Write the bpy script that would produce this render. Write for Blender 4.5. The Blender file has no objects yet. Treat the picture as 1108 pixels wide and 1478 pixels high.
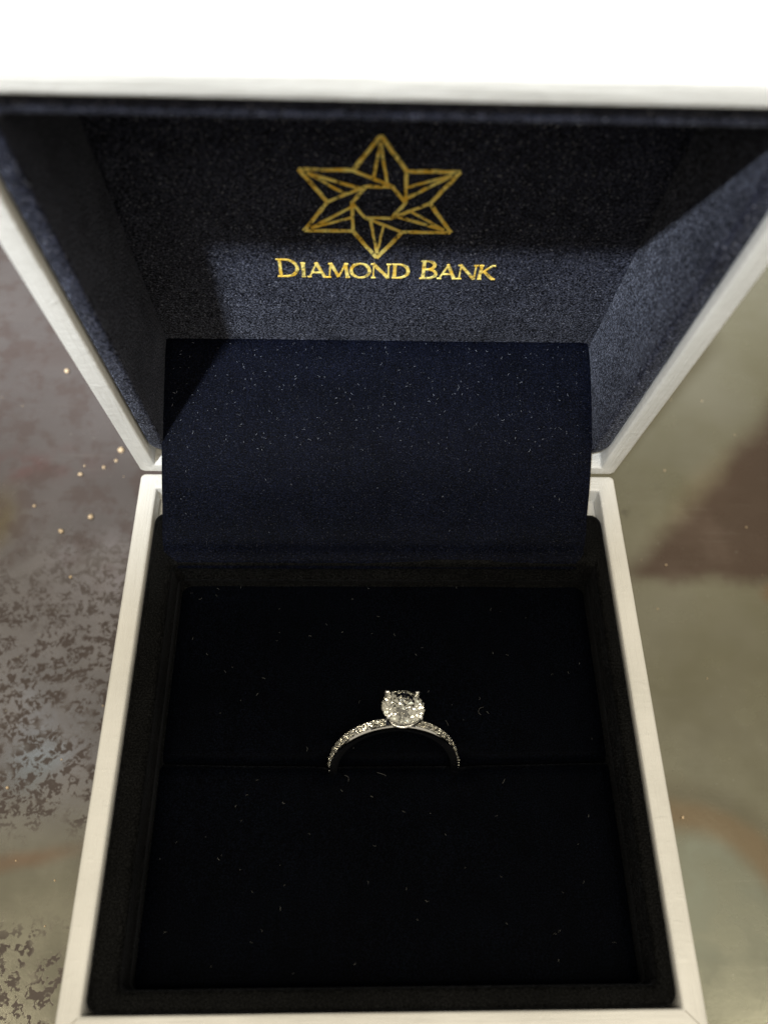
import bpy, bmesh, math, random
from mathutils import Vector, Matrix, noise as mnoise
random.seed(7)
S = 0.08                      # the jewel box is 8 cm wide; lengths below are in box widths
sc = bpy.context.scene
rad = math.radians

# ------------------------------------------------------------------ camera
cam_d = bpy.data.cameras.new("camera"); cam = bpy.data.objects.new("camera", cam_d)
sc.collection.objects.link(cam); sc.camera = cam
c_right = Vector((0.99952253, -0.01099585, 0.02887553))
c_up = Vector((-0.0049437, 0.86558307, 0.50074096))
c_fwd = Vector((0.03050025, 0.50064462, -0.86511542))
mw = Matrix((c_right, c_up, -c_fwd)).transposed().to_4x4()
mw.translation = Vector((-0.04418971, -0.96602732, 1.50755649)) * S
cam.matrix_world = mw
cam_d.sensor_fit = 'HORIZONTAL'; cam_d.sensor_width = 36.0
cam_d.lens = 1220.16 / 1108 * 36
cam_d.clip_start = 0.002; cam_d.clip_end = 50
cam_d.dof.use_dof = True
cam_d.dof.focus_distance = 1.66 * S
cam_d.dof.aperture_fstop = 24.0

# ------------------------------------------------------------------ light
w = bpy.data.worlds.new("World"); sc.world = w; w.use_nodes = True
bg = w.node_tree.nodes["Background"]
bg.inputs[0].default_value = (1.0, 0.915, 0.74, 1); bg.inputs[1].default_value = 0.54
sc.view_settings.view_transform = 'Standard'; sc.view_settings.look = 'None'
sc.view_settings.exposure = 0; sc.view_settings.gamma = 1
sc.cycles.max_bounces = 14; sc.cycles.transmission_bounces = 14; sc.cycles.glossy_bounces = 6
sc.cycles.diffuse_bounces = 3; sc.cycles.caustics_refractive = True; sc.cycles.caustics_reflective = False
sc.cycles.sample_clamp_indirect = 40.0

def aim(o, loc, to):
    o.location = Vector(loc) * S
    o.rotation_euler = (Vector(to) - Vector(loc)).to_track_quat('-Z', 'Y').to_euler()

LDIR = Vector((-0.27, -0.52, 0.86)).normalized()          # towards the ceiling lamp
R_CONE, DIST = 4.0, 14.0
edge = Vector((0, -0.02, 0.11))
axis_to = edge + Vector((0, 1, 0)) * R_CONE
lamp_p = edge + LDIR * DIST
kd = bpy.data.lights.new("ceiling_spot", 'SPOT'); ko = bpy.data.objects.new("ceiling_spot", kd); sc.collection.objects.link(ko)
aim(ko, lamp_p, axis_to)
v1 = (edge - lamp_p).normalized(); v2 = (axis_to - lamp_p).normalized()
kd.spot_size = 2 * v1.angle(v2); kd.spot_blend = 0.012
kd.energy = 126; kd.color = (0.87, 0.93, 1.0); kd.shadow_soft_size = 0.026

def area(name, loc, to, size, energy, col):
    d = bpy.data.lights.new(name, 'AREA'); d.shape = 'DISK'; d.size = size * S; d.energy = energy; d.color = col
    o = bpy.data.objects.new(name, d); sc.collection.objects.link(o); aim(o, loc, to); return o
for p_ in ((.9, -1.9, 8), (-1.6, -2.6, 8), (1.0, -4.3, 7), (-4.2, -1.6, 7), (4.2, -1.8, 7), (-.6, -5.6, 6), (2.4, -1.4, 8), (-7.5, -2.4, 4), (7.5, -3.5, 4.5)):
    area("added_sparkle_lamp", p_, (0.05, -.5, 0), .75, .29, (1, .89, .70))  # unseen small lamps added to make the stones sparkle
for p_ in ((.2, -2.9, 5.5), (-1.0, -1.7, 6), (1.7, -2.4, 6)):
    area('added_stone_lamp', p_, (0.05, -.5, 0), .20, .13, (1, .93, .8))  # smaller unseen lamps added to brighten the centre stone
# dim unseen panels added so the old mirror tabletop reflects pale blurred patches
for p_, sz, L_, c_ in (((-3.7, 1.7, 7), .75, 2.2, (.75, .9, 1)), ((-3.3, 3.9, 7), .8, 1.6, (.95, .92, 1)), ((3.4, .1, 7), 1.7, 1.3, (.9, .95, .85)), ((4.4, 4.2, 7), 1.4, .9, (1, .95, .8))):
    area("added_glow_panel", p_, (p_[0] * .2, p_[1] * .2, 0), sz, math.pi * (math.pi * (sz * S / 2) ** 2) * L_, c_)

# ------------------------------------------------------------------ helpers
def newmat(name):
    m = bpy.data.materials.new(name); m.use_nodes = True
    nt = m.node_tree; return m, nt, nt.nodes, nt.links, nt.nodes["Principled BSDF"]

class NB:
    """small node builder"""
    def __init__(s, nt):
        s.nt = nt; s.N = nt.nodes; s.L = nt.links
        s.tc = s.N.new('ShaderNodeTexCoord'); mp = s.N.new('ShaderNodeMapping')
        mp.inputs['Scale'].default_value = (1 / S,) * 3
        s.L.new(s.tc.outputs['Object'], mp.inputs['Vector']); s.co = mp.outputs[0]
    def setv(s, inp, v):
        if isinstance(v, bpy.types.NodeSocket): s.L.new(v, inp)
        else: inp.default_value = v
    def map(s, scale, rot=(0, 0, 0), loc=(0, 0, 0)):
        m = s.N.new('ShaderNodeMapping'); s.L.new(s.co, m.inputs['Vector'])
        m.inputs['Scale'].default_value = scale; m.inputs['Rotation'].default_value = rot; m.inputs['Location'].default_value = loc
        return m.outputs[0]
    def noise(s, scale, detail=2, rough=.5, vec=None, dist=0, col=False):
        n = s.N.new('ShaderNodeTexNoise'); s.L.new(vec or s.co, n.inputs['Vector'])
        n.inputs['Scale'].default_value = scale; n.inputs['Detail'].default_value = detail
        n.inputs['Roughness'].default_value = rough; n.inputs['Distortion'].default_value = dist
        return n.outputs['Color' if col else 'Fac']
    def math(s, op, a, b=0.0, clamp=False):
        n = s.N.new('ShaderNodeMath'); n.operation = op; n.use_clamp = clamp
        s.setv(n.inputs[0], a); s.setv(n.inputs[1], b); return n.outputs[0]
    def ramp(s, v, a, b, lo=0.0, hi=1.0, smooth=True):
        n = s.N.new('ShaderNodeMapRange'); n.interpolation_type = 'SMOOTHSTEP' if smooth else 'LINEAR'
        s.setv(n.inputs['Value'], v); n.inputs['From Min'].default_value = a; n.inputs['From Max'].default_value = b
        n.inputs['To Min'].default_value = lo; n.inputs['To Max'].default_value = hi; return n.outputs[0]
    def mix(s, f, a, b):
        n = s.N.new('ShaderNodeMix'); n.data_type = 'RGBA'
        s.setv(n.inputs[0], f)
        for i, v in ((6, a), (7, b)):
            if isinstance(v, tuple): v = (*v, 1) if len(v) == 3 else v
            s.setv(n.inputs[i], v)
        return n.outputs[2]
    def bump(s, h, strength, dist):
        n = s.N.new('ShaderNodeBump'); n.inputs['Strength'].default_value = strength; n.inputs['Distance'].default_value = dist * S
        s.L.new(h, n.inputs['Height']); return n.outputs[0]
    def xyz(s):
        n = s.N.new('ShaderNodeSeparateXYZ'); s.L.new(s.co, n.inputs[0]); return n.outputs
    def blob(s, x, y, rx, ry, soft=1.0, rot=0, wob=0.0, wobscale=3):
        """soft elliptical patch, 1 in the middle"""
        m = s.N.new('ShaderNodeVectorMath'); m.operation = 'SUBTRACT'
        v = s.co
        if wob:
            c = s.noise(wobscale, 3, .6, col=True)
            a = s.N.new('ShaderNodeVectorMath'); a.operation = 'SCALE'; s.L.new(c, a.inputs[0]); a.inputs['Scale'].default_value = wob
            b = s.N.new('ShaderNodeVectorMath'); b.operation = 'ADD'; s.L.new(v, b.inputs[0]); s.L.new(a.outputs[0], b.inputs[1]); v = b.outputs[0]
            x += wob / 2; y += wob / 2
        s.L.new(v, m.inputs[0]); m.inputs[1].default_value = (x, y, 0)
        mp = s.N.new('ShaderNodeMapping'); mp.vector_type = 'TEXTURE'; s.L.new(m.outputs[0], mp.inputs[0])
        mp.inputs['Rotation'].default_value = (0, 0, rot); mp.inputs['Scale'].default_value = (rx, ry, 1e6)
        l = s.N.new('ShaderNodeVectorMath'); l.operation = 'LENGTH'; s.L.new(mp.outputs[0], l.inputs[0])
        return s.ramp(l.outputs['Value'], 1.0, 1.0 - soft, 0, 1)

# ------------------------------------------------------------------ materials
def mat_leather():
    m, nt, N, L, p = newmat("white_leatherette"); b = NB(nt)
    X, Y, Z = b.xyz()
    sd = b.ramp(b.math('ABSOLUTE', X), .461, .465)
    n1 = b.noise(1, 3, .6, b.map((190, 7, 7))); n2 = b.noise(1, 3, .6, b.map((7, 190, 190)))
    weave = b.math('ADD', b.math('MULTIPLY', n1, sd), b.math('MULTIPLY', n2, b.math('SUBTRACT', 1.0, sd)))
    cross = b.math('ADD', b.noise(1, 2, .6, b.map((12, 160, 120))), b.noise(1, 2, .6, b.map((160, 60, 60))))
    n3 = b.noise(4, 4, .6)
    L.new(b.mix(b.ramp(n3, .35, .7), (.61, .60, .565), (.70, .69, .655)), p.inputs['Base Color'])
    t = b.math('ADD', b.math('ADD', b.math('MULTIPLY', weave, 1.3), b.math('MULTIPLY', cross, .25)), b.math('MULTIPLY', b.noise(60, 3, .6), .5))
    cr = b.math('MULTIPLY', b.ramp(b.noise(1, 2, .5, b.map((30, 60, 40)), .5), .60, .75), .25)
    L.new(b.bump(b.math('ADD', t, cr), .6, .0024), p.inputs['Normal'])
    p.inputs['Roughness'].default_value = .42; p.inputs['Specular IOR Level'].default_value = .45
    return m
M_LEATHER = mat_leather()

def mat_velvet(name, base, sheen, glint, contrast=2.0, fib=240, bump=.003, spec=.05):
    m, nt, N, L, p = newmat(name); b = NB(nt)
    n = b.noise(fib, 2, .65); big = b.math('ADD', b.math('MULTIPLY', b.noise(6, 5, .62, None, .8), .6), b.math('MULTIPLY', b.noise(1, 3, .6, b.map((45, 14, 22), (.5, .4, .6))), .4))
    spk = b.ramp(b.noise(fib * .9, 1, .5, b.map((1, 1.3, 1.15), loc=(3, 1, 2))), .64, .76)
    nap = b.math('MULTIPLY', b.ramp(n, .42, .70, .20, contrast * 1.6, False), b.ramp(big, .30, .70, .70, 1.30))
    sc_ = N.new('ShaderNodeVectorMath'); sc_.operation = 'SCALE'; sc_.inputs[0].default_value = base; L.new(nap, sc_.inputs['Scale'])
    L.new(b.mix(b.math('MULTIPLY', spk, glint), sc_.outputs[0], (.36, .37, .44)), p.inputs['Base Color'])
    L.new(b.math('ADD', spec, b.math('MULTIPLY', spk, glint)), p.inputs['Specular IOR Level'])
    p.inputs['Roughness'].default_value = .55
    L.new(b.math('MULTIPLY', nap, sheen), p.inputs['Sheen Weight']); p.inputs['Sheen Roughness'].default_value = .4
    p.inputs['Sheen Tint'].default_value = (.80, .85, 1, 1)
    L.new(b.bump(b.math('ADD', n, b.math('MULTIPLY', big, 1.0)), .8, bump), p.inputs['Normal'])
    return m
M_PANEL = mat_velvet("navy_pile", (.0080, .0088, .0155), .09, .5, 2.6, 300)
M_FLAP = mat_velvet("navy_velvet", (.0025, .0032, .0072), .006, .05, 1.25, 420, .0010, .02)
M_BASEV = mat_velvet("black_velvet", (.0050, .0051, .0051), .05, .004, 1.1, 380, .001, .02)
M_CUSH = mat_velvet("cushion_velvet", (.0010, .0014, .0028), .02, .003, 1.1, 420, .0006, .01)

def mat_simple(name, col, rough=.4, metal=0.0, **k):
    m, nt, N, L, p = newmat(name)
    p.inputs['Base Color'].default_value = (*col, 1); p.inputs['Roughness'].default_value = rough; p.inputs['Metallic'].default_value = metal
    for a, v in k.items(): p.inputs[a.replace('_', ' ')].default_value = v
    return m
def mat_gold():
    m, nt, N, L, p = newmat("gold_foil"); b = NB(nt)
    n = b.noise(45, 3, .7); wear = b.ramp(b.noise(110, 2, .6), .30, .52)
    L.new(b.mix(b.ramp(n, .35, .65), (.85, .52, .06), (1.0, .84, .26)), p.inputs['Base Color'])
    p.inputs['Metallic'].default_value = .12; p.inputs['Roughness'].default_value = .35
    L.new(b.bump(n, .8, .004), p.inputs['Normal'])
    L.new(b.ramp(wear, 0, 1, .35, 1), p.inputs['Alpha'])
    return m
M_GOLD = mat_gold()
M_PLAT = mat_simple("platinum", (.93, .92, .89), .25, 1.0)
M_BAND = mat_simple("polished_platinum", (.80, .78, .75), .07, 1.0)
def mat_diamond():
    m, nt, N, L, p = newmat("diamond"); N.remove(p); out = [n for n in N if n.type == 'OUTPUT_MATERIAL'][0]
    g = N.new('ShaderNodeBsdfGlass'); g.inputs['Color'].default_value = (1, .995, .965, 1); g.inputs['Roughness'].default_value = 0; g.inputs['IOR'].default_value = 2.42
    L.new(g.outputs[0], out.inputs['Surface']); return m
M_DIA = mat_diamond()

def mat_table():
    m, nt, N, L, p = newmat("tarnished_mirror"); b = NB(nt)
    X, Y, Z = b.xyz()
    side = b.ramp(b.math('ADD', X, b.math('MULTIPLY', b.noise(2, 3), .4)), -.4, .7)
    cl = b.mix(b.ramp(b.noise(3.5, 4, .6), .3, .7), (.295, .27, .265), (.40, .365, .36))      # left: mauve grey
    cl = b.mix(b.ramp(Y, -.45, -.75), cl, (.37, .345, .255))                                   # nearer: olive grey
    cr = b.mix(b.ramp(b.noise(2.2, 4, .6), .3, .7), (.315, .29, .19), (.38, .355, .26))
    c = b.mix(side, cl, cr)
    def lay(c, mask, col, k=1.0): return b.mix(b.math('MULTIPLY', mask, k), c, col)
    # patches of colour in the old silvering, and one painted pale reflection
    c = lay(c, b.math('MULTIPLY', b.blob(-.98, .37, .27, .085, 1, rad(6), .16, 7), b.ramp(b.noise(11, 4, .6), .36, .58)), (.36, .13, .12), .75)
    c = lay(c, b.blob(-1.03, .20, .08, .16, .9, 0, .1, 6), (.30, .22, .06), .7)
    c = lay(c, b.blob(-.81, -.47, .09, .085, .8, 0, .1, 8), (.42, .48, .50), .35)  # bluish reflection painted into the colour
    c = lay(c, b.blob(-.80, -.68, .22, .035, 1, rad(8), .05, 6), (.38, .24, .15), .7)
    c = lay(c, b.blob(-.90, .80, .30, .10, 1, 0, .2, 4), (.24, .17, .15), .6)
    # right: reflections painted in as a brown wedge and orange arc
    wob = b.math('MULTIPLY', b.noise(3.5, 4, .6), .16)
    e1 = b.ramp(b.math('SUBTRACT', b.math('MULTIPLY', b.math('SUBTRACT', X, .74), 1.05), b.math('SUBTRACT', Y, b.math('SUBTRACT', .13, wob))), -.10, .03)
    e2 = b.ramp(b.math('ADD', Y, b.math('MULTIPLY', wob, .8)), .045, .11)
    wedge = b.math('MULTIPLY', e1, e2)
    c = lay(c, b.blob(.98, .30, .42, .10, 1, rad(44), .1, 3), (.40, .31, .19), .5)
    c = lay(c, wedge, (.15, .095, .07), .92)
    c = lay(c, b.blob(1.09, -.03, .07, .05, 1, 0, .05, 6), (.35, .16, .08), .7)
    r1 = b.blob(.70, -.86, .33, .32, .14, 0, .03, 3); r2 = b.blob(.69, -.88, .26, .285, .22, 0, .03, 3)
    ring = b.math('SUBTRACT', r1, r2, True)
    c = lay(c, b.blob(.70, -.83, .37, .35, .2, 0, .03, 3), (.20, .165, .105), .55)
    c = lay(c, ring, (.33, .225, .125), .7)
    c = lay(c, r2, (.36, .37, .28), .6)  # pale reflection inside the arc, painted as colour
    c = lay(c, b.math('MULTIPLY', b.ramp(Y, 0, .35), b.ramp(X, .3, -.3)), (.20, .165, .155), .62)  # far left darkened to offset the ceiling lamp's light there
    # dark corrosion specks in worm-like clusters
    n1 = b.noise(33, 3.4, .62, None, .35)
    vein = b.ramp(b.math('ABSOLUTE', b.math('SUBTRACT', n1, .5)), .075, .055)
    blot = b.ramp(n1, .615, .63)
    clus = b.ramp(b.noise(6.5, 3, .6, b.map((1, 1, 1), loc=(3.1, 1.7, 0))), .38, .47)
    spots = b.math('MULTIPLY', b.math('MAXIMUM', b.math('MULTIPLY', vein, b.ramp(b.noise(34, 2, .6), .46, .53)), blot), clus)
    lft = b.math('MULTIPLY', b.ramp(X, -.45, -.60), b.ramp(Y, .25, -.15))
    far = b.math('MULTIPLY', b.math('MULTIPLY', b.ramp(X, -.2, -.4), b.ramp(Y, -.1, .15)), b.math('MULTIPLY', b.ramp(b.noise(13, 4, .65), .46, .62), .55))
    c = lay(c, far, (.19, .135, .12))
    band = b.math('SUBTRACT', 1.0, b.math('MULTIPLY', b.math('MULTIPLY', b.ramp(Y, -.58, -.66), b.ramp(Y, -.86, -.78)), .85))
    sm = b.math('MULTIPLY', b.math('MULTIPLY', spots, lft), band)
    spr = b.math('MULTIPLY', b.math('MULTIPLY', b.ramp(b.noise(20, 3, .6), .62, .68), b.ramp(X, .4, .5)), b.blob(.66, .35, .2, .22, .6))
    c = lay(c, b.math('MULTIPLY', sm, .9), (.115, .085, .075))
    c = lay(c, b.math('MULTIPLY', spr, .5), (.15, .13, .10))
    # light dust specks and fine scratches
    dust = b.ramp(b.noise(75, 2, .5), .735, .77)
    scr = b.math('MULTIPLY', b.ramp(b.noise(1, 3, .6, b.map((4, 210, 1), (0, 0, rad(-8)))), .60, .72), .22)
    c = lay(c, b.math('MAXIMUM', dust, scr), (.62, .58, .48), .55)
    c = b.mix(1.0, c, c)
    g_ = N.new('ShaderNodeVectorMath'); g_.operation = 'MULTIPLY'; L.new(c, g_.inputs[0]); g_.inputs[1].default_value = (.59, .605, .63)
    L.new(g_.outputs[0], p.inputs['Base Color'])
    p.inputs['Metallic'].default_value = .5
    L.new(b.math('ADD', b.ramp(b.noise(8, 4, .6), .3, .7, .16, .30), b.math('MULTIPLY', sm, .3)), p.inputs['Roughness'])
    p.inputs['Specular IOR Level'].default_value = .4
    L.new(b.bump(b.math('ADD', b.noise(40, 4, .6), b.math('MULTIPLY', sm, -.4)), .06, .003), p.inputs['Normal'])
    return m
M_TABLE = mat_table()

# ------------------------------------------------------------------ object helpers
def link(name, me, mat=None, parent=None, smooth=True):
    o = bpy.data.objects.new(name, me); sc.collection.objects.link(o)
    if mat: me.materials.append(mat)
    if smooth:
        for f in me.polygons: f.use_smooth = True
    if parent: o.parent = parent; o.matrix_parent_inverse = parent.matrix_basis.inverted() if parent.type == 'EMPTY' and parent.get('inv') else Matrix()
    return o
def from_bm(name, bm, mat, parent=None, M=None, smooth=True, auto=None):
    """bm in box widths; M places it; result in metres"""
    if M: bmesh.ops.transform(bm, matrix=M, verts=bm.verts)
    bmesh.ops.scale(bm, vec=(S, S, S), verts=bm.verts)
    bmesh.ops.recalc_face_normals(bm, faces=bm.faces)
    me = bpy.data.meshes.new(name); bm.to_mesh(me); bm.free()
    o = link(name, me, mat, parent, smooth)
    if auto:
        me.set_sharp_from_angle(angle=rad(auto))
    return o
def empty(name, loc, label, cat, rot=None):
    o = bpy.data.objects.new(name, None); sc.collection.objects.link(o)
    o.location = Vector(loc) * S; o.empty_display_size = .01
    if rot: o.rotation_euler = rot
    o['label'] = label; o['category'] = cat; return o

H_TRAY = .55
# box root sits on the table; parts are built in world widths, shifted by the root's place
ROOT = Vector((0, -.5, -H_TRAY))
box = empty("ring_box", ROOT, "open white leatherette ring box lined with navy and black velvet, standing on the mottled tabletop", "jewellery box")
TO_BOX = Matrix.Translation(-ROOT)
A = 1.39302
LID = Matrix(((1, 0, 0, 0), (0, -math.cos(A), math.sin(A), 0), (0, math.sin(A), math.cos(A), 0), (0, 0, 0, 1)))   # (x, s, n) -> world
def lidm(): return TO_BOX @ LID

def rounded_rect(x0, x1, y0, y1, r, k=8):
    pts = []
    for cx, cy, a0 in ((x1 - r, y1 - r, 0), (x0 + r, y1 - r, 90), (x0 + r, y0 + r, 180), (x1 - r, y0 + r, 270)):
        for i in range(k + 1):
            a = rad(a0 + 90 * i / k); pts.append((cx + r * math.cos(a), cy + r * math.sin(a)))
    return pts
def loops_mesh(loops, cap_start=False, cap_end=False):
    bm = bmesh.new(); rows = [[bm.verts.new(p) for p in lp] for lp in loops]
    n = len(rows[0])
    for a, b in zip(rows, rows[1:]):
        for i in range(n):
            j = (i + 1) % n
            bm.faces.new((a[i], a[j], b[j], b[i]))
    if cap_start: bm.faces.new(rows[0][::-1])
    if cap_end: bm.faces.new(rows[-1])
    return bm
def shell(x0, x1, y0, y1, depth, t, ro=.010, k=6):
    """open box: outer wall, rounded rim at z = 0, inner wall; z goes down to -depth"""
    def rr(o, z, r): return [(x, y, z) for x, y in rounded_rect(x0 + o, x1 - o, y0 + o, y1 - o, max(r, .0015), k)]
    L = [rr(0, -depth, ro)]
    e = .007
    L.append(rr(0, -depth * .5, ro)); L.append(rr(0, -e * 1.3, ro))
    for i in range(5):
        a = rad(90 * i / 4); L.append(rr(e * (1 - math.cos(a)), -e * (1 - math.sin(a)), ro))
    e2 = .005
    for i in range(4):
        a = rad(90 * i / 3); L.append(rr(t - e2 + e2 * math.sin(a), -e2 * (1 - math.cos(a)), .004))
    L.append(rr(t, -depth + t, .004))
    return loops_mesh(L, True, True)

T, D = .0369, 1.0186
# base shell (rim plane z = 0)
base = from_bm("base_shell", shell(-.5, .5, -D, -.0015, H_TRAY - .002, T), M_LEATHER, box, TO_BOX, auto=50)
lidshell_bm = shell(-.5, .5, .0015, 1.0244, .30, T)
bmesh.ops.scale(lidshell_bm, vec=(1, 1, -1), verts=lidshell_bm.verts)
lid = from_bm("lid_shell", lidshell_bm, M_LEATHER, box, lidm(), auto=50)

def lining(o_rect, i_rect, ro, ri, z_top, z_bot, rnd=.012, z_out=None, k=8, fl=0):
    def lp(t, z):
        r = [a + (b - a) * t for a, b in zip(o_rect, i_rect)]
        return [(x, y, z) for x, y in rounded_rect(*r, ro + (ri - ro) * t, k)]
    wid = abs(i_rect[0] - o_rect[0]); f = min(.45, rnd / wid)
    L = [lp(0, z_out if z_out is not None else z_bot), lp(0, z_top - rnd)]
    for i in range(1, 5):
        a = rad(90 * i / 4); L.append(lp(f * (1 - math.cos(a)), z_top - rnd * (1 - math.sin(a))))
    for i in range(5):
        a = rad(90 * i / 4); L.append(lp(1 - f + f * math.sin(a), z_top - rnd * (1 - math.cos(a))))
    for q, dt in ((.42, 0), (.45, fl), (.48, fl), (.72, fl), (.75, fl * 2), (1, fl * 2)): L.append(lp(1 + dt, z_top - rnd + (z_bot - z_top + rnd) * q))
    return loops_mesh(L)
# base lining
from_bm("base_lining", lining((-.461, .461, -.980, -.088), (-.413, .433, -.948, -.207), .022, .012, -.008, -.13, fl=.055), M_BASEV, box, TO_BOX, auto=80)
bmf = bmesh.new()
def add_box(bm, c, d, M=None, bev=0, seg=2):
    r = bmesh.ops.create_cube(bm, size=1)
    vs = r['verts']; bmesh.ops.scale(bm, vec=d, verts=vs)
    if bev:
        es = {e for v in vs for e in v.link_edges}
        rb = bmesh.ops.bevel(bm, geom=list(es), offset=bev, segments=seg, profile=.5, affect='EDGES')
        vs = list({v for f in rb['faces'] for v in f.verts} | {v for v in vs if v.is_valid})
    if M: bmesh.ops.transform(bm, matrix=M, verts=vs)
    bmesh.ops.translate(bm, vec=c, verts=vs); return vs
# white hinge ledges between lining and back walls
add_box(bmf, (0, -.066, -.055), (.925, .058, .02), bev=.002)
from_bm("hinge_ledge", bmf, M_LEATHER, box, TO_BOX, auto=40)
bmf = bmesh.new(); add_box(bmf, (0, .060, .062), (.925, .050, .02), bev=.002)
from_bm("hinge_ledge", bmf, M_LEATHER, box, lidm(), auto=40)

# mitred corner seams in the covering paper
M_SEAM = mat_simple("dark_seam", (.20, .18, .14), .8)  # dark grey for the seam line
for sx in (-1, 1):
    bms = bmesh.new(); a_ = Vector((sx * .466, -.9845)); b_ = Vector((sx * .494, -1.0125)); n_ = (b_ - a_).orthogonal().normalized() * .0005
    vs = [bms.verts.new((q.x, q.y, z)) for z in (-.002, .0003) for q in (a_ + n_, b_ + n_, b_ - n_, a_ - n_)]
    bms.faces.new(vs[4:]); bms.faces.new(vs[:4][::-1])
    for i in range(4): bms.faces.new((vs[i], vs[(i + 1) % 4], vs[4 + (i + 1) % 4], vs[4 + i]))
    from_bm("corner_seam", bms, M_SEAM, base, TO_BOX, smooth=False)

# cushions: two pads meeting at the slot
def pad(name, y0, y1, zt):
    bm = bmesh.new(); nx, ny = 90, 36; x0, x1 = -.416, .436
    vs = {}
    for i in range(nx + 1):
        for j in range(-2, ny + 3):
            u = i / nx; v = min(max(j / ny, 0), 1)
            x = x0 + (x1 - x0) * u; y = y0 + (y1 - y0) * v
            e = min(v, 1 - v) * (y1 - y0)
            z = zt - .010 * (1 - min(1, e / .012)) ** 2
            ex = min(u, 1 - u) * (x1 - x0)
            z -= .008 * (1 - min(1, ex / .03)) ** 2
            z += .0018 * mnoise.noise(Vector((x * 5, y * 5, 0)))
            sl = (.006 * (abs(x - .01) / .42) ** 2.0)
            if abs(y + .585) < .02: y += sl
            for bx in (-.094, .148):
                z -= .012 * math.exp(-(((x - bx) / .018) ** 2 + ((y + .583) / .02) ** 2)); z += .004 * math.exp(-(((x - bx) / .03) ** 2 + ((abs(y + .583) - .035) / .02) ** 2))
            if j < 0 or j > ny: z = zt - .02 - .04 * (abs(j) if j < 0 else j - ny)
            vs[i, j] = bm.verts.new((x, y, z))
    for i in range(nx):
        for j in range(-2, ny + 2): bm.faces.new((vs[i, j], vs[i + 1, j], vs[i + 1, j + 1], vs[i, j + 1]))
    return from_bm(name, bm, M_CUSH, box, TO_BOX)
pad("ring_cushion", -.955, -.5855, -.0955)
pad("ring_cushion", -.5795, -.200, -.1005)

# lid lining and logo panel, built in (x, s, n): n is depth into the lid
bml = lining((-.461, .461, .080, .985), (-.430, .428, .094, .948), .045, .02, -.012, -.235, .008)
bmesh.ops.scale(bml, vec=(1, 1, -1), verts=bml.verts)
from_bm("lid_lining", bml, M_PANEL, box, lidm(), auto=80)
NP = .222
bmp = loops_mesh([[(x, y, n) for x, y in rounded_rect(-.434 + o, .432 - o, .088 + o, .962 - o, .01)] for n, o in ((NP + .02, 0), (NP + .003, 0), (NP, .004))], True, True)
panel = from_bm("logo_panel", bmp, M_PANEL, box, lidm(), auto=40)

# ---- emblem: a six-pointed star of interlaced folded rays, raised gold foil lines
def stroke_poly(bm, pts, wd, z0, z1):
    """pts 2-D polyline, wd list of widths -> thin raised ribbon"""
    n = len(pts); lft, rgt = [], []
    for i in range(n):
        a = Vector(pts[max(i - 1, 0)]); c = Vector(pts[min(i + 1, n - 1)]); d = (c - a)
        d = d.normalized() if d.length else Vector((1, 0)); nn = Vector((-d.y, d.x)) * wd[i] / 2
        p = Vector(pts[i]); lft.append(p + nn); rgt.append(p - nn)
    tops = [[bm.verts.new((q.x, q.y, z1)) for q in s_] for s_ in (lft, rgt)]
    bots = [[bm.verts.new((q.x, q.y, z0)) for q in s_] for s_ in (lft, rgt)]
    for i in range(n - 1):
        bm.faces.new((tops[0][i], tops[0][i + 1], tops[1][i + 1], tops[1][i]))
        bm.faces.new((tops[0][i], tops[0][i + 1], bots[0][i + 1], bots[0][i]))
        bm.faces.new((tops[1][i], tops[1][i + 1], bots[1][i + 1], bots[1][i]))
    for e in (0, -1): bm.faces.new((tops[0][e], tops[1][e], bots[1][e], bots[0][e]))
def pol(r, a): return (r * math.cos(rad(a)), r * math.sin(rad(a)))
bme = bmesh.new(); EX, EY, ER = -.0145, .575, .139
def ln(a, b, wd=.0076, k=0):
    A_ = Vector(a); B_ = Vector(b); n = 7
    pts = []; ws = []
    for i in range(n + 1):
        p = A_.lerp(B_, i / n); pts.append((p.x + EX + random.uniform(-.0005, .0005), p.y + EY + random.uniform(-.0005, .0005)))
        ws.append(wd * random.uniform(.85, 1.12))
    stroke_poly(bme, pts, ws, NP + .001, NP - .0012 - .00015 * k)
rin = .30 * ER
for i in range(6):
    th = 90 + 60 * i
    T_ = pol(ER, th); NL = pol(ER / math.sqrt(3), th + 30); NR = pol(ER / math.sqrt(3), th - 30)
    V = pol(rin, th - 30); V2 = pol(rin, th + 30)
    ln(T_, NL, .0068, 0); ln(T_, NR, .0068, 1); ln(NL, V, .0057, 2)
    ln(V, V2, .0057, 3)
    q1 = Vector(NL).lerp(Vector(V), .50); q2 = Vector(NL).lerp(Vector(V), .86)
    t2 = Vector(T_) * .90
    ln(t2, q1, .0044, 4); ln(t2, q2, .0052, 5)
from_bm("star_emblem", bme, M_GOLD, panel, lidm(), smooth=False)

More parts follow.
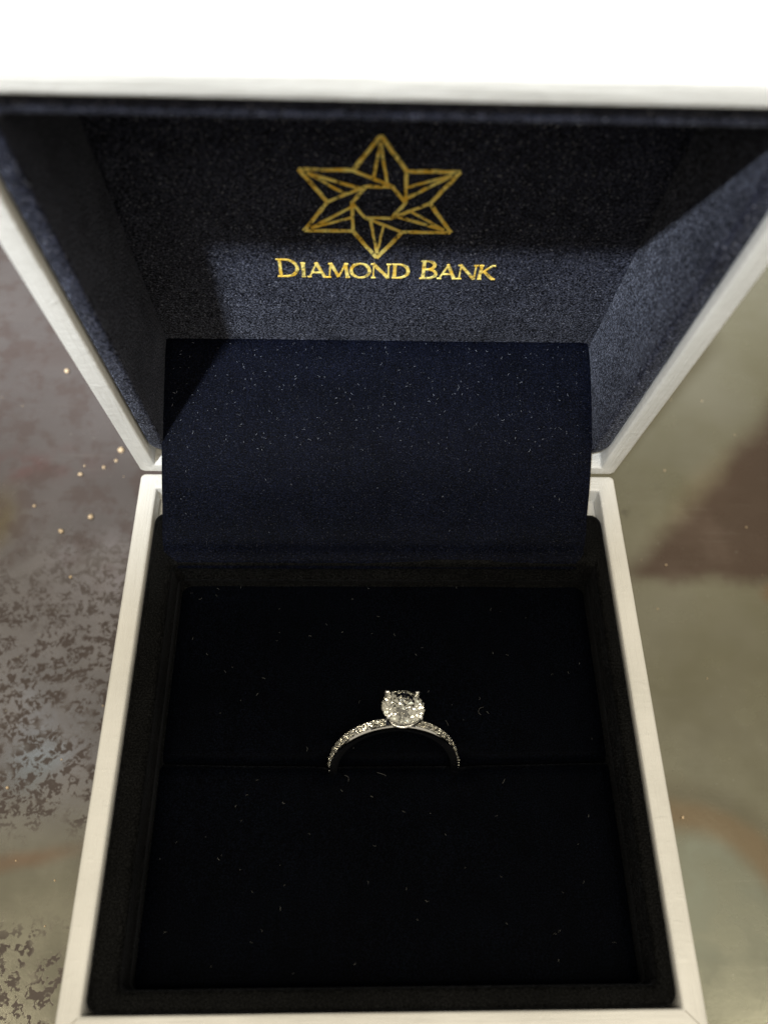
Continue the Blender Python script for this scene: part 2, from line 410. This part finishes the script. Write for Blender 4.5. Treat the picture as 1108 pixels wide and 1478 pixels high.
# ---- lettering DIAMOND BANK in engraved roman small capitals
bmt = bmesh.new(); Z1 = NP - .0012
def arc(cx, cy, rx, ry, a0, a1, n=14): return [(cx + rx * math.cos(rad(a0 + (a1 - a0) * i / n)), cy + ry * math.sin(rad(a0 + (a1 - a0) * i / n))) for i in range(n + 1)]
TH, TN = .115, .055     # thick and thin stems, of the cap height
def G(ch):
    """strokes in a unit-high box: list of (points, widths); returns strokes, advance"""
    sr = lambda x, y, w=.24: ([(x - w / 2, y), (x + w / 2, y)], [TN * .8] * 2)
    if ch == 'D':
        o = arc(.42, .5, .52, .48, 90, -90, 18); wd = [TN + (TH - TN) * math.sin(math.pi * i / 18) for i in range(19)]
        return [([(.20, 0), (.20, 1)], [TH] * 2), ([(.05, .98)] + o + [(.05, .02)], [TN] + wd + [TN])], 1.08
    if ch == 'I': return [([(.15, 0), (.15, 1)], [TH] * 2), sr(.15, .02), sr(.15, .98)], .36
    if ch == 'A': return [([(.10, 0), (.53, 1.0)], [TN] * 2), ([(.50, 1.03), (.95, 0)], [TH] * 2), ([(.26, .34), (.79, .34)], [TN] * 2), sr(.10, .02), sr(.95, .02)], 1.06
    if ch == 'M': return [([(.12, 0), (.24, 1)], [TN] * 2), ([(.24, 1), (.64, .06)], [TH] * 2), ([(.64, .06), (1.03, 1)], [TN] * 2), ([(1.03, 1), (1.15, 0)], [TH] * 2), sr(.12, .02), sr(1.15, .02), sr(.18, .98, .16), sr(1.09, .98, .16)], 1.28
    if ch == 'O':
        o = arc(.56, .5, .50, .50, 90, 450, 32); return [(o, [TN + (TH - TN) * abs(math.sin(2 * math.pi * i / 32)) for i in range(33)])], 1.12
    if ch == 'N': return [([(.16, 0), (.16, 1)], [TN] * 2), ([(.12, 1.02), (.98, 0)], [TH] * 2), ([(.98, -.02), (.98, 1)], [TN] * 2), sr(.16, .02), sr(.10, .98, .2), sr(.98, .98)], 1.12
    if ch == 'B':
        u = arc(.36, .76, .30, .23, 90, -90, 10); l = arc(.38, .27, .38, .26, 90, -90, 10)
        f = lambda n: [TN + (TH - TN) * math.sin(math.pi * i / n) for i in range(n + 1)]
        return [([(.20, 0), (.20, 1)], [TH] * 2), ([(.05, .99)] + u + [(.2, .53)], [TN] + f(10) + [TN]), ([(.2, .53)] + l + [(.05, .01)], [TN] + f(10) + [TN])], .84
    if ch == 'K': return [([(.16, 0), (.16, 1)], [TH] * 2), ([(.18, .42), (.78, 1)], [TN] * 2), ([(.34, .56), (.92, 0)], [TH] * 2), sr(.16, .02), sr(.16, .98), sr(.80, .98, .22), sr(.92, .02, .22)], 1.0
    return [], .45
text = [(c, 1.0 if i in (0, 8) else .80) for i, c in enumerate("DIAMOND BANK")]
adv = sum(G(c)[1] * s_ for c, s_ in text)
TX0, TX1, TY, CH = -.1905, .1965, .3790, .0500
kx = (TX1 - TX0) / adv; x = TX0
for c, s_ in text:
    st, ad = G(c)
    for k, (pts, wd) in enumerate(st):
        P = []; W = []
        for i in range(len(pts) - 1):      # subdivide for an uneven foil edge
            for q in range(3 if len(pts) < 6 else 1):
                f = q / (3 if len(pts) < 6 else 1)
                P.append(Vector(pts[i]).lerp(Vector(pts[i + 1]), f)); W.append(wd[i] + (wd[i + 1] - wd[i]) * f)
        P.append(Vector(pts[-1])); W.append(wd[-1])
        stroke_poly(bmt, [(x + p.x * s_ * kx + random.uniform(-.0003, .0003), TY + p.y * s_ * CH + random.uniform(-.0003, .0003)) for p in P],
                    [q * CH * random.uniform(.85, 1.2) * 1.0 for q in W], NP + .001, Z1 - .0001 * k)
    x += ad * s_ * kx
from_bm("gold_lettering", bmt, M_GOLD, panel, lidm(), smooth=False)

# ---- velvet flap curving over the hinge
prof = [(.200, .196), (.187, .204), (.15, .195), (.095, .172), (.045, .149), (-.005, .122), (-.045, .094), (-.078, .066), (-.108, .036), (-.137, .010), (-.163, -.004), (-.186, -.006), (-.203, -.014), (-.209, -.030)]
def catmull(P, m=5):
    out = []
    for i in range(len(P) - 1):
        p0, p1, p2, p3 = (Vector(P[max(0, min(len(P) - 1, i + d))]) for d in (-1, 0, 1, 2))
        for j in range(m):
            t = j / m; out.append(.5 * ((2 * p1) + (p2 - p0) * t + (2 * p0 - 5 * p1 + 4 * p2 - p3) * t * t + (3 * p1 - p0 - 3 * p2 + p3) * t ** 3))
    out.append(Vector(P[-1])); return out
cp = catmull(prof)
bmf = bmesh.new(); nx = 60; TOPV = []; BOT = []
for i, p in enumerate(cp):
    a = cp[max(i - 1, 0)]; c = cp[min(i + 1, len(cp) - 1)]; t = (c - a).normalized(); nrm = Vector((t.y, -t.x))
    if nrm.y < 0 and i < 40: nrm = -nrm
    fr = i / (len(cp) - 1)
    xl = -.4365 + .004 * math.sin(fr * 5) + .013 * max(0, fr - .72) / .28; xr = .4205 - .013 * max(0, fr - .72) / .28 + .003 * math.sin(fr * 4)
    rowt, rowb = [], []
    for j in range(nx + 1):
        u = j / nx; x_ = xl + (xr - xl) * u
        wv = .0025 * mnoise.noise(Vector((x_ * 3, p.x * 5, 2))) + .0006 * mnoise.noise(Vector((x_ * 14, p.x * 20, 5)))
        ed = min(u, 1 - u) * .857; rd = .003 * (1 - min(1, ed / .015)) ** 2
        q = p + nrm * (wv - rd)
        rowt.append(bmf.verts.new((x_, q.x, q.y))); q = p + nrm * (wv - .008 + rd * .3); rowb.append(bmf.verts.new((x_, q.x, q.y)))
    TOPV.append(rowt); BOT.append(rowb)
n = len(cp)
for i in range(n - 1):
    for j in range(nx):
        bmf.faces.new((TOPV[i][j], TOPV[i][j + 1], TOPV[i + 1][j + 1], TOPV[i + 1][j]))
        bmf.faces.new((BOT[i][j + 1], BOT[i][j], BOT[i + 1][j], BOT[i + 1][j + 1]))
    bmf.faces.new((TOPV[i][0], TOPV[i + 1][0], BOT[i + 1][0], BOT[i][0])); bmf.faces.new((TOPV[i + 1][nx], TOPV[i][nx], BOT[i][nx], BOT[i + 1][nx]))
for j in range(nx):
    bmf.faces.new((TOPV[0][j + 1], TOPV[0][j], BOT[0][j], BOT[0][j + 1])); bmf.faces.new((TOPV[-1][j], TOPV[-1][j + 1], BOT[-1][j + 1], BOT[-1][j]))
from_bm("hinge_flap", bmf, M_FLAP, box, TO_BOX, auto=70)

# ------------------------------------------------------------------ the ring
RING0 = Vector((.0245, -.583, -.100))
ring = empty("diamond_ring", RING0, "platinum diamond ring with a round stone and pavé band, upright in the cushion slot", "ring",
             (rad(-25), rad(5), 0))
R_IN, R_OUT, BW = .104, .1195, .0265
def band_bm():
    bm = bmesh.new(); n = 144; rows = []
    for i in range(n):
        a = 2 * math.pi * i / n                      # angle from the top
        up = abs((a + math.pi) % (2 * math.pi) - math.pi)
        w_ = BW * (1 - .18 * (1 - min(1, up / 1.2)))
        ro = R_OUT; chn = .0028 if up < rad(96) else 0     # channel that holds the stones
        pr = [(-w_ / 2, R_IN + .002), (-w_ / 2, ro - .0025), (-w_ / 2 + .001, ro), (-w_ / 2 + .0032, ro + .0004), (-w_ / 2 + .0042, ro - chn), (w_ / 2 - .0042, ro - chn),
              (w_ / 2 - .0032, ro + .0004), (w_ / 2 - .001, ro), (w_ / 2, ro - .0025), (w_ / 2, R_IN + .002), (w_ / 2 - .004, R_IN), (-w_ / 2 + .004, R_IN)]
        rows.append([bm.verts.new((r * math.sin(a), y, r * math.cos(a))) for y, r in pr])
    for i in range(n):
        A_, B_ = rows[i], rows[(i + 1) % n]
        for j in range(12): bm.faces.new((A_[j], A_[(j + 1) % 12], B_[(j + 1) % 12], B_[j]))
    return bm
from_bm("band", band_bm(), M_BAND, ring, auto=35)

def brilliant(r, crown=.36, pav=.90, table=.54, girdle=.05, n=8):
    bm = bmesh.new(); V = lambda rr, a, z: bm.verts.new((rr * math.cos(a), rr * math.sin(a), z))
    st = 2 * math.pi / n
    g = girdle * r / 2; zc = crown * r + g; zp = -pav * r - g
    Tt = [V(table * r, st * i, zc) for i in range(n)]
    K = [V(.775 * r, st * (i + .5), g + crown * r * .56) for i in range(n)]            # star/kite meeting points
    Gt = [V(r, st * i / 2, g) for i in range(2 * n)]; Gb = [V(r, st * i / 2, -g) for i in range(2 * n)]
    P = [V(.24 * r, st * (i + .5), -g - pav * r * .77) for i in range(n)]
    C = bm.verts.new((0, 0, zp))
    bm.faces.new(Tt)
    for i in range(n):
        j = (i + 1) % n
        bm.faces.new((Tt[i], K[i], Tt[j]))                                   # star
        bm.faces.new((Tt[i], K[i - 1], Gt[2 * i])); bm.faces.new((Tt[i], Gt[2 * i], K[i]))   # bezel kite
        bm.faces.new((K[i], Gt[2 * i], Gt[2 * i + 1])); bm.faces.new((K[i], Gt[2 * i + 1], Gt[(2 * i + 2) % (2 * n)]))
        bm.faces.new((P[i], Gb[2 * i + 1], Gb[2 * i])); bm.faces.new((P[i], Gb[(2 * i + 2) % (2 * n)], Gb[2 * i + 1]))
        bm.faces.new((P[i - 1], P[i], Gb[2 * i])) ; bm.faces.new((P[i - 1], C, P[i]))
    for i in range(2 * n):
        j = (i + 1) % (2 * n); bm.faces.new((Gt[i], Gb[i], Gb[j], Gt[j]))
    return bm
GZ, GR = .1575, .0388          # girdle height above the ring centre, stone radius
from_bm("diamond", brilliant(GR), M_DIA, ring, Matrix.Translation((0, 0, GZ)) @ Matrix.Rotation(rad(11), 4, 'Z'), smooth=False)
def tube(bm, pts, rads, k=10):
    rows = []
    for i, p in enumerate(pts):
        p = Vector(p); d = (Vector(pts[min(i + 1, len(pts) - 1)]) - Vector(pts[max(i - 1, 0)])).normalized()
        u = d.orthogonal().normalized() if i == 0 else (u - d * u.dot(d)).normalized(); v = d.cross(u)
        rows.append([bm.verts.new(p + (u * math.cos(2 * math.pi * j / k) + v * math.sin(2 * math.pi * j / k)) * rads[i]) for j in range(k)])
    for a, b in zip(rows, rows[1:]):
        for j in range(k): bm.faces.new((a[j], a[(j + 1) % k], b[(j + 1) % k], b[j]))
    bm.faces.new(rows[0][::-1]); bm.faces.new(rows[-1])
for q in range(4):
    a = rad(45 + 90 * q); c, s_ = math.cos(a), math.sin(a); bm = bmesh.new()
    P = [(.30, GZ - .040), (.62, GZ - .026), (.92, GZ - .010), (1.04, GZ + .000), (1.05, GZ + .005), (.97, GZ + .0088), (.90, GZ + .0100)]
    tube(bm, [(GR * r * c, GR * r * s_, z) for r, z in P], [.0040, .0036, .0034, .0036, .0038, .0038, .0022])
    from_bm("prong", bm, M_PLAT, ring)
def torus(R_, r_, z, n=48, k=8):
    bm = bmesh.new(); rows = []
    for i in range(n):
        a = 2 * math.pi * i / n; rows.append([bm.verts.new(((R_ + r_ * math.cos(2 * math.pi * j / k)) * math.cos(a), (R_ + r_ * math.cos(2 * math.pi * j / k)) * math.sin(a), z + r_ * math.sin(2 * math.pi * j / k))) for j in range(k)])
    for i in range(n):
        for j in range(k): bm.faces.new((rows[i][j], rows[(i + 1) % n][j], rows[(i + 1) % n][(j + 1) % k], rows[i][(j + 1) % k]))
    return bm
from_bm("basket_rail", torus(.0262, .0026, GZ - .0225), M_PLAT, ring)
# pave stones, shared mesh
bmq = brilliant(.0076, crown=.30, pav=.35, table=.58); bmesh.ops.scale(bmq, vec=(S,) * 3, verts=bmq.verts); bmesh.ops.recalc_face_normals(bmq, faces=bmq.faces)
pm = bpy.data.meshes.new("pave_stone"); bmq.to_mesh(pm); bmq.free(); pm.materials.append(M_DIA)
bmb = bmesh.new(); bmesh.ops.create_uvsphere(bmb, u_segments=6, v_segments=4, radius=.0016 * S)
bead = bpy.data.meshes.new("bead"); bmb.to_mesh(bead); bmb.free(); bead.materials.append(M_PLAT)
for sgn in (-1, 1):
    for i in range(13):
        a = sgn * rad(16.5 + i * 6.9)
        o = bpy.data.objects.new("pave_stone", pm); sc.collection.objects.link(o); o.parent = ring
        r = (R_OUT - .0006) * S; o.location = (r * math.sin(a), 0, r * math.cos(a)); o.rotation_euler = (0, a, random.random())
        for e in (-1, 1):
            ab = a + sgn * rad(3.45)
            b_ = bpy.data.objects.new("bead", bead); sc.collection.objects.link(b_); b_.parent = ring
            r = (R_OUT + .0006) * S; b_.location = (r * math.sin(ab), e * .0068 * S, r * math.cos(ab))

# ------------------------------------------------------------------ lint and fibres
def mat_lint(): return mat_simple("lint", (.42, .41, .40), .6)
M_LINT = mat_lint()
def flap_z(y):
    for a, b in zip(cp, cp[1:]):
        if b.x <= y <= a.x: return a.y + (b.y - a.y) * (y - a.x) / (b.x - a.x + 1e-9)
    return 0
def fibres(name, spots, label, cat, mat):
    bm = bmesh.new()
    for p, nrm, ln_, r_ in spots:
        nrm = Vector(nrm); u = nrm.orthogonal().normalized(); v = nrm.cross(u); a = random.uniform(0, 6.28)
        d = u * math.cos(a) + v * math.sin(a); q = Vector(p) + nrm * (r_ + .0008); pts = [q.copy()]
        turn = random.uniform(-.5, .5)
        for _ in range(5):
            a += turn + random.uniform(-.25, .25); d = u * math.cos(a) + v * math.sin(a); q = q + d * ln_ / 5; pts.append(q + nrm * random.uniform(0, .0012))
        tube(bm, pts, [r_] * 6, 4)
    o = from_bm(name, bm, mat, None); o['label'] = label; o['category'] = cat; o['kind'] = 'stuff'; return o
sp = []
for _ in range(300):
    y = random.uniform(-.02, .18) if random.random() < .93 else random.uniform(-.15, 0)
    z = flap_z(y); sl = (flap_z(y + .01) - flap_z(y - .01)) / .02; nr = Vector((0, -sl, 1)).normalized()
    sp.append(((random.uniform(-.42, .41), y, z), nr, random.uniform(.0015, .0045) if random.random() < .85 else random.uniform(.005, .008), random.choice((.0002, .0003, .00038))))
fibres("flap_lint", sp, "tiny pale lint fibres scattered over the navy hinge flap", "lint", mat_simple("pale_lint", (.15, .16, .19), .6))
sp = []
for _ in range(95):
    x_, y = random.uniform(-.39, .41), random.uniform(-.93, -.22)
    if abs(y + .583) < .02: continue
    sp.append(((x_, y, -.0985 if y > -.583 else -.0948), (0, 0, 1), random.uniform(.002, .007), random.choice((.0002, .0003, .0004))))
for x_, y, l_ in ((.125, -.50, .012), (.195, -.49, .024), (-.06, -.615, .016), (.01, -.605, .018), (.225, -.62, .01), (-.14, -.55, .010)):
    sp.append(((x_, y, -.0985 if y > -.583 else -.0948), (0, 0, 1), l_, .0003))
fibres("cushion_lint", sp, "a few faint lint fibres on the black ring cushion", "lint", mat_simple("grey_lint", (.075, .075, .07), .7))

# ------------------------------------------------------------------ table and crumbs
bm = bmesh.new(); bmesh.ops.create_grid(bm, x_segments=1, y_segments=1, size=1)
bmesh.ops.scale(bm, vec=(9, 9, 1), verts=bm.verts); r = bmesh.ops.extrude_face_region(bm, geom=bm.faces[:])
bmesh.ops.translate(bm, vec=(0, 0, -.12), verts=[g for g in r['geom'] if isinstance(g, bmesh.types.BMVert)])
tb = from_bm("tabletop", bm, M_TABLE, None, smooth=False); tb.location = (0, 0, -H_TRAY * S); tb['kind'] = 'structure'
M_CR = mat_simple("amber_crumb", (.72, .55, .36), .3)
bm = bmesh.new()
CR = [(-.938, .715, .009), (-.732, .426, .009), (-.742, .39, .0045), (-.773, .366, .005), (-.835, .341, .006), (-.829, .372, .003), (-.784, .201, .008), (-.857, .156, .0075),
      (-.945, .237, .0045), (-.807, .019, .0045), (-.86, -.526, .0042), (.72, -.601, .004), (.80, .06, .003), (1.05, .18, .003)]
CR += [(random.choice((-1, 1)) * random.uniform(.6, 1.2), random.uniform(-.9, 1.0), random.uniform(.001, .0028)) for _ in range(40)]
for x_, y, r_ in CR:
    rr = bmesh.ops.create_icosphere(bm, subdivisions=1, radius=r_)
    for v in rr['verts']: v.co = v.co * random.uniform(.7, 1.25)
    bmesh.ops.translate(bm, vec=(x_, y, -H_TRAY + r_ * .6), verts=rr['verts'])
cr = from_bm("crumbs", bm, M_CR, None); cr['label'] = "small amber crumbs and dust grains scattered on the tabletop beside the box"; cr['category'] = "crumbs"; cr['kind'] = 'stuff'
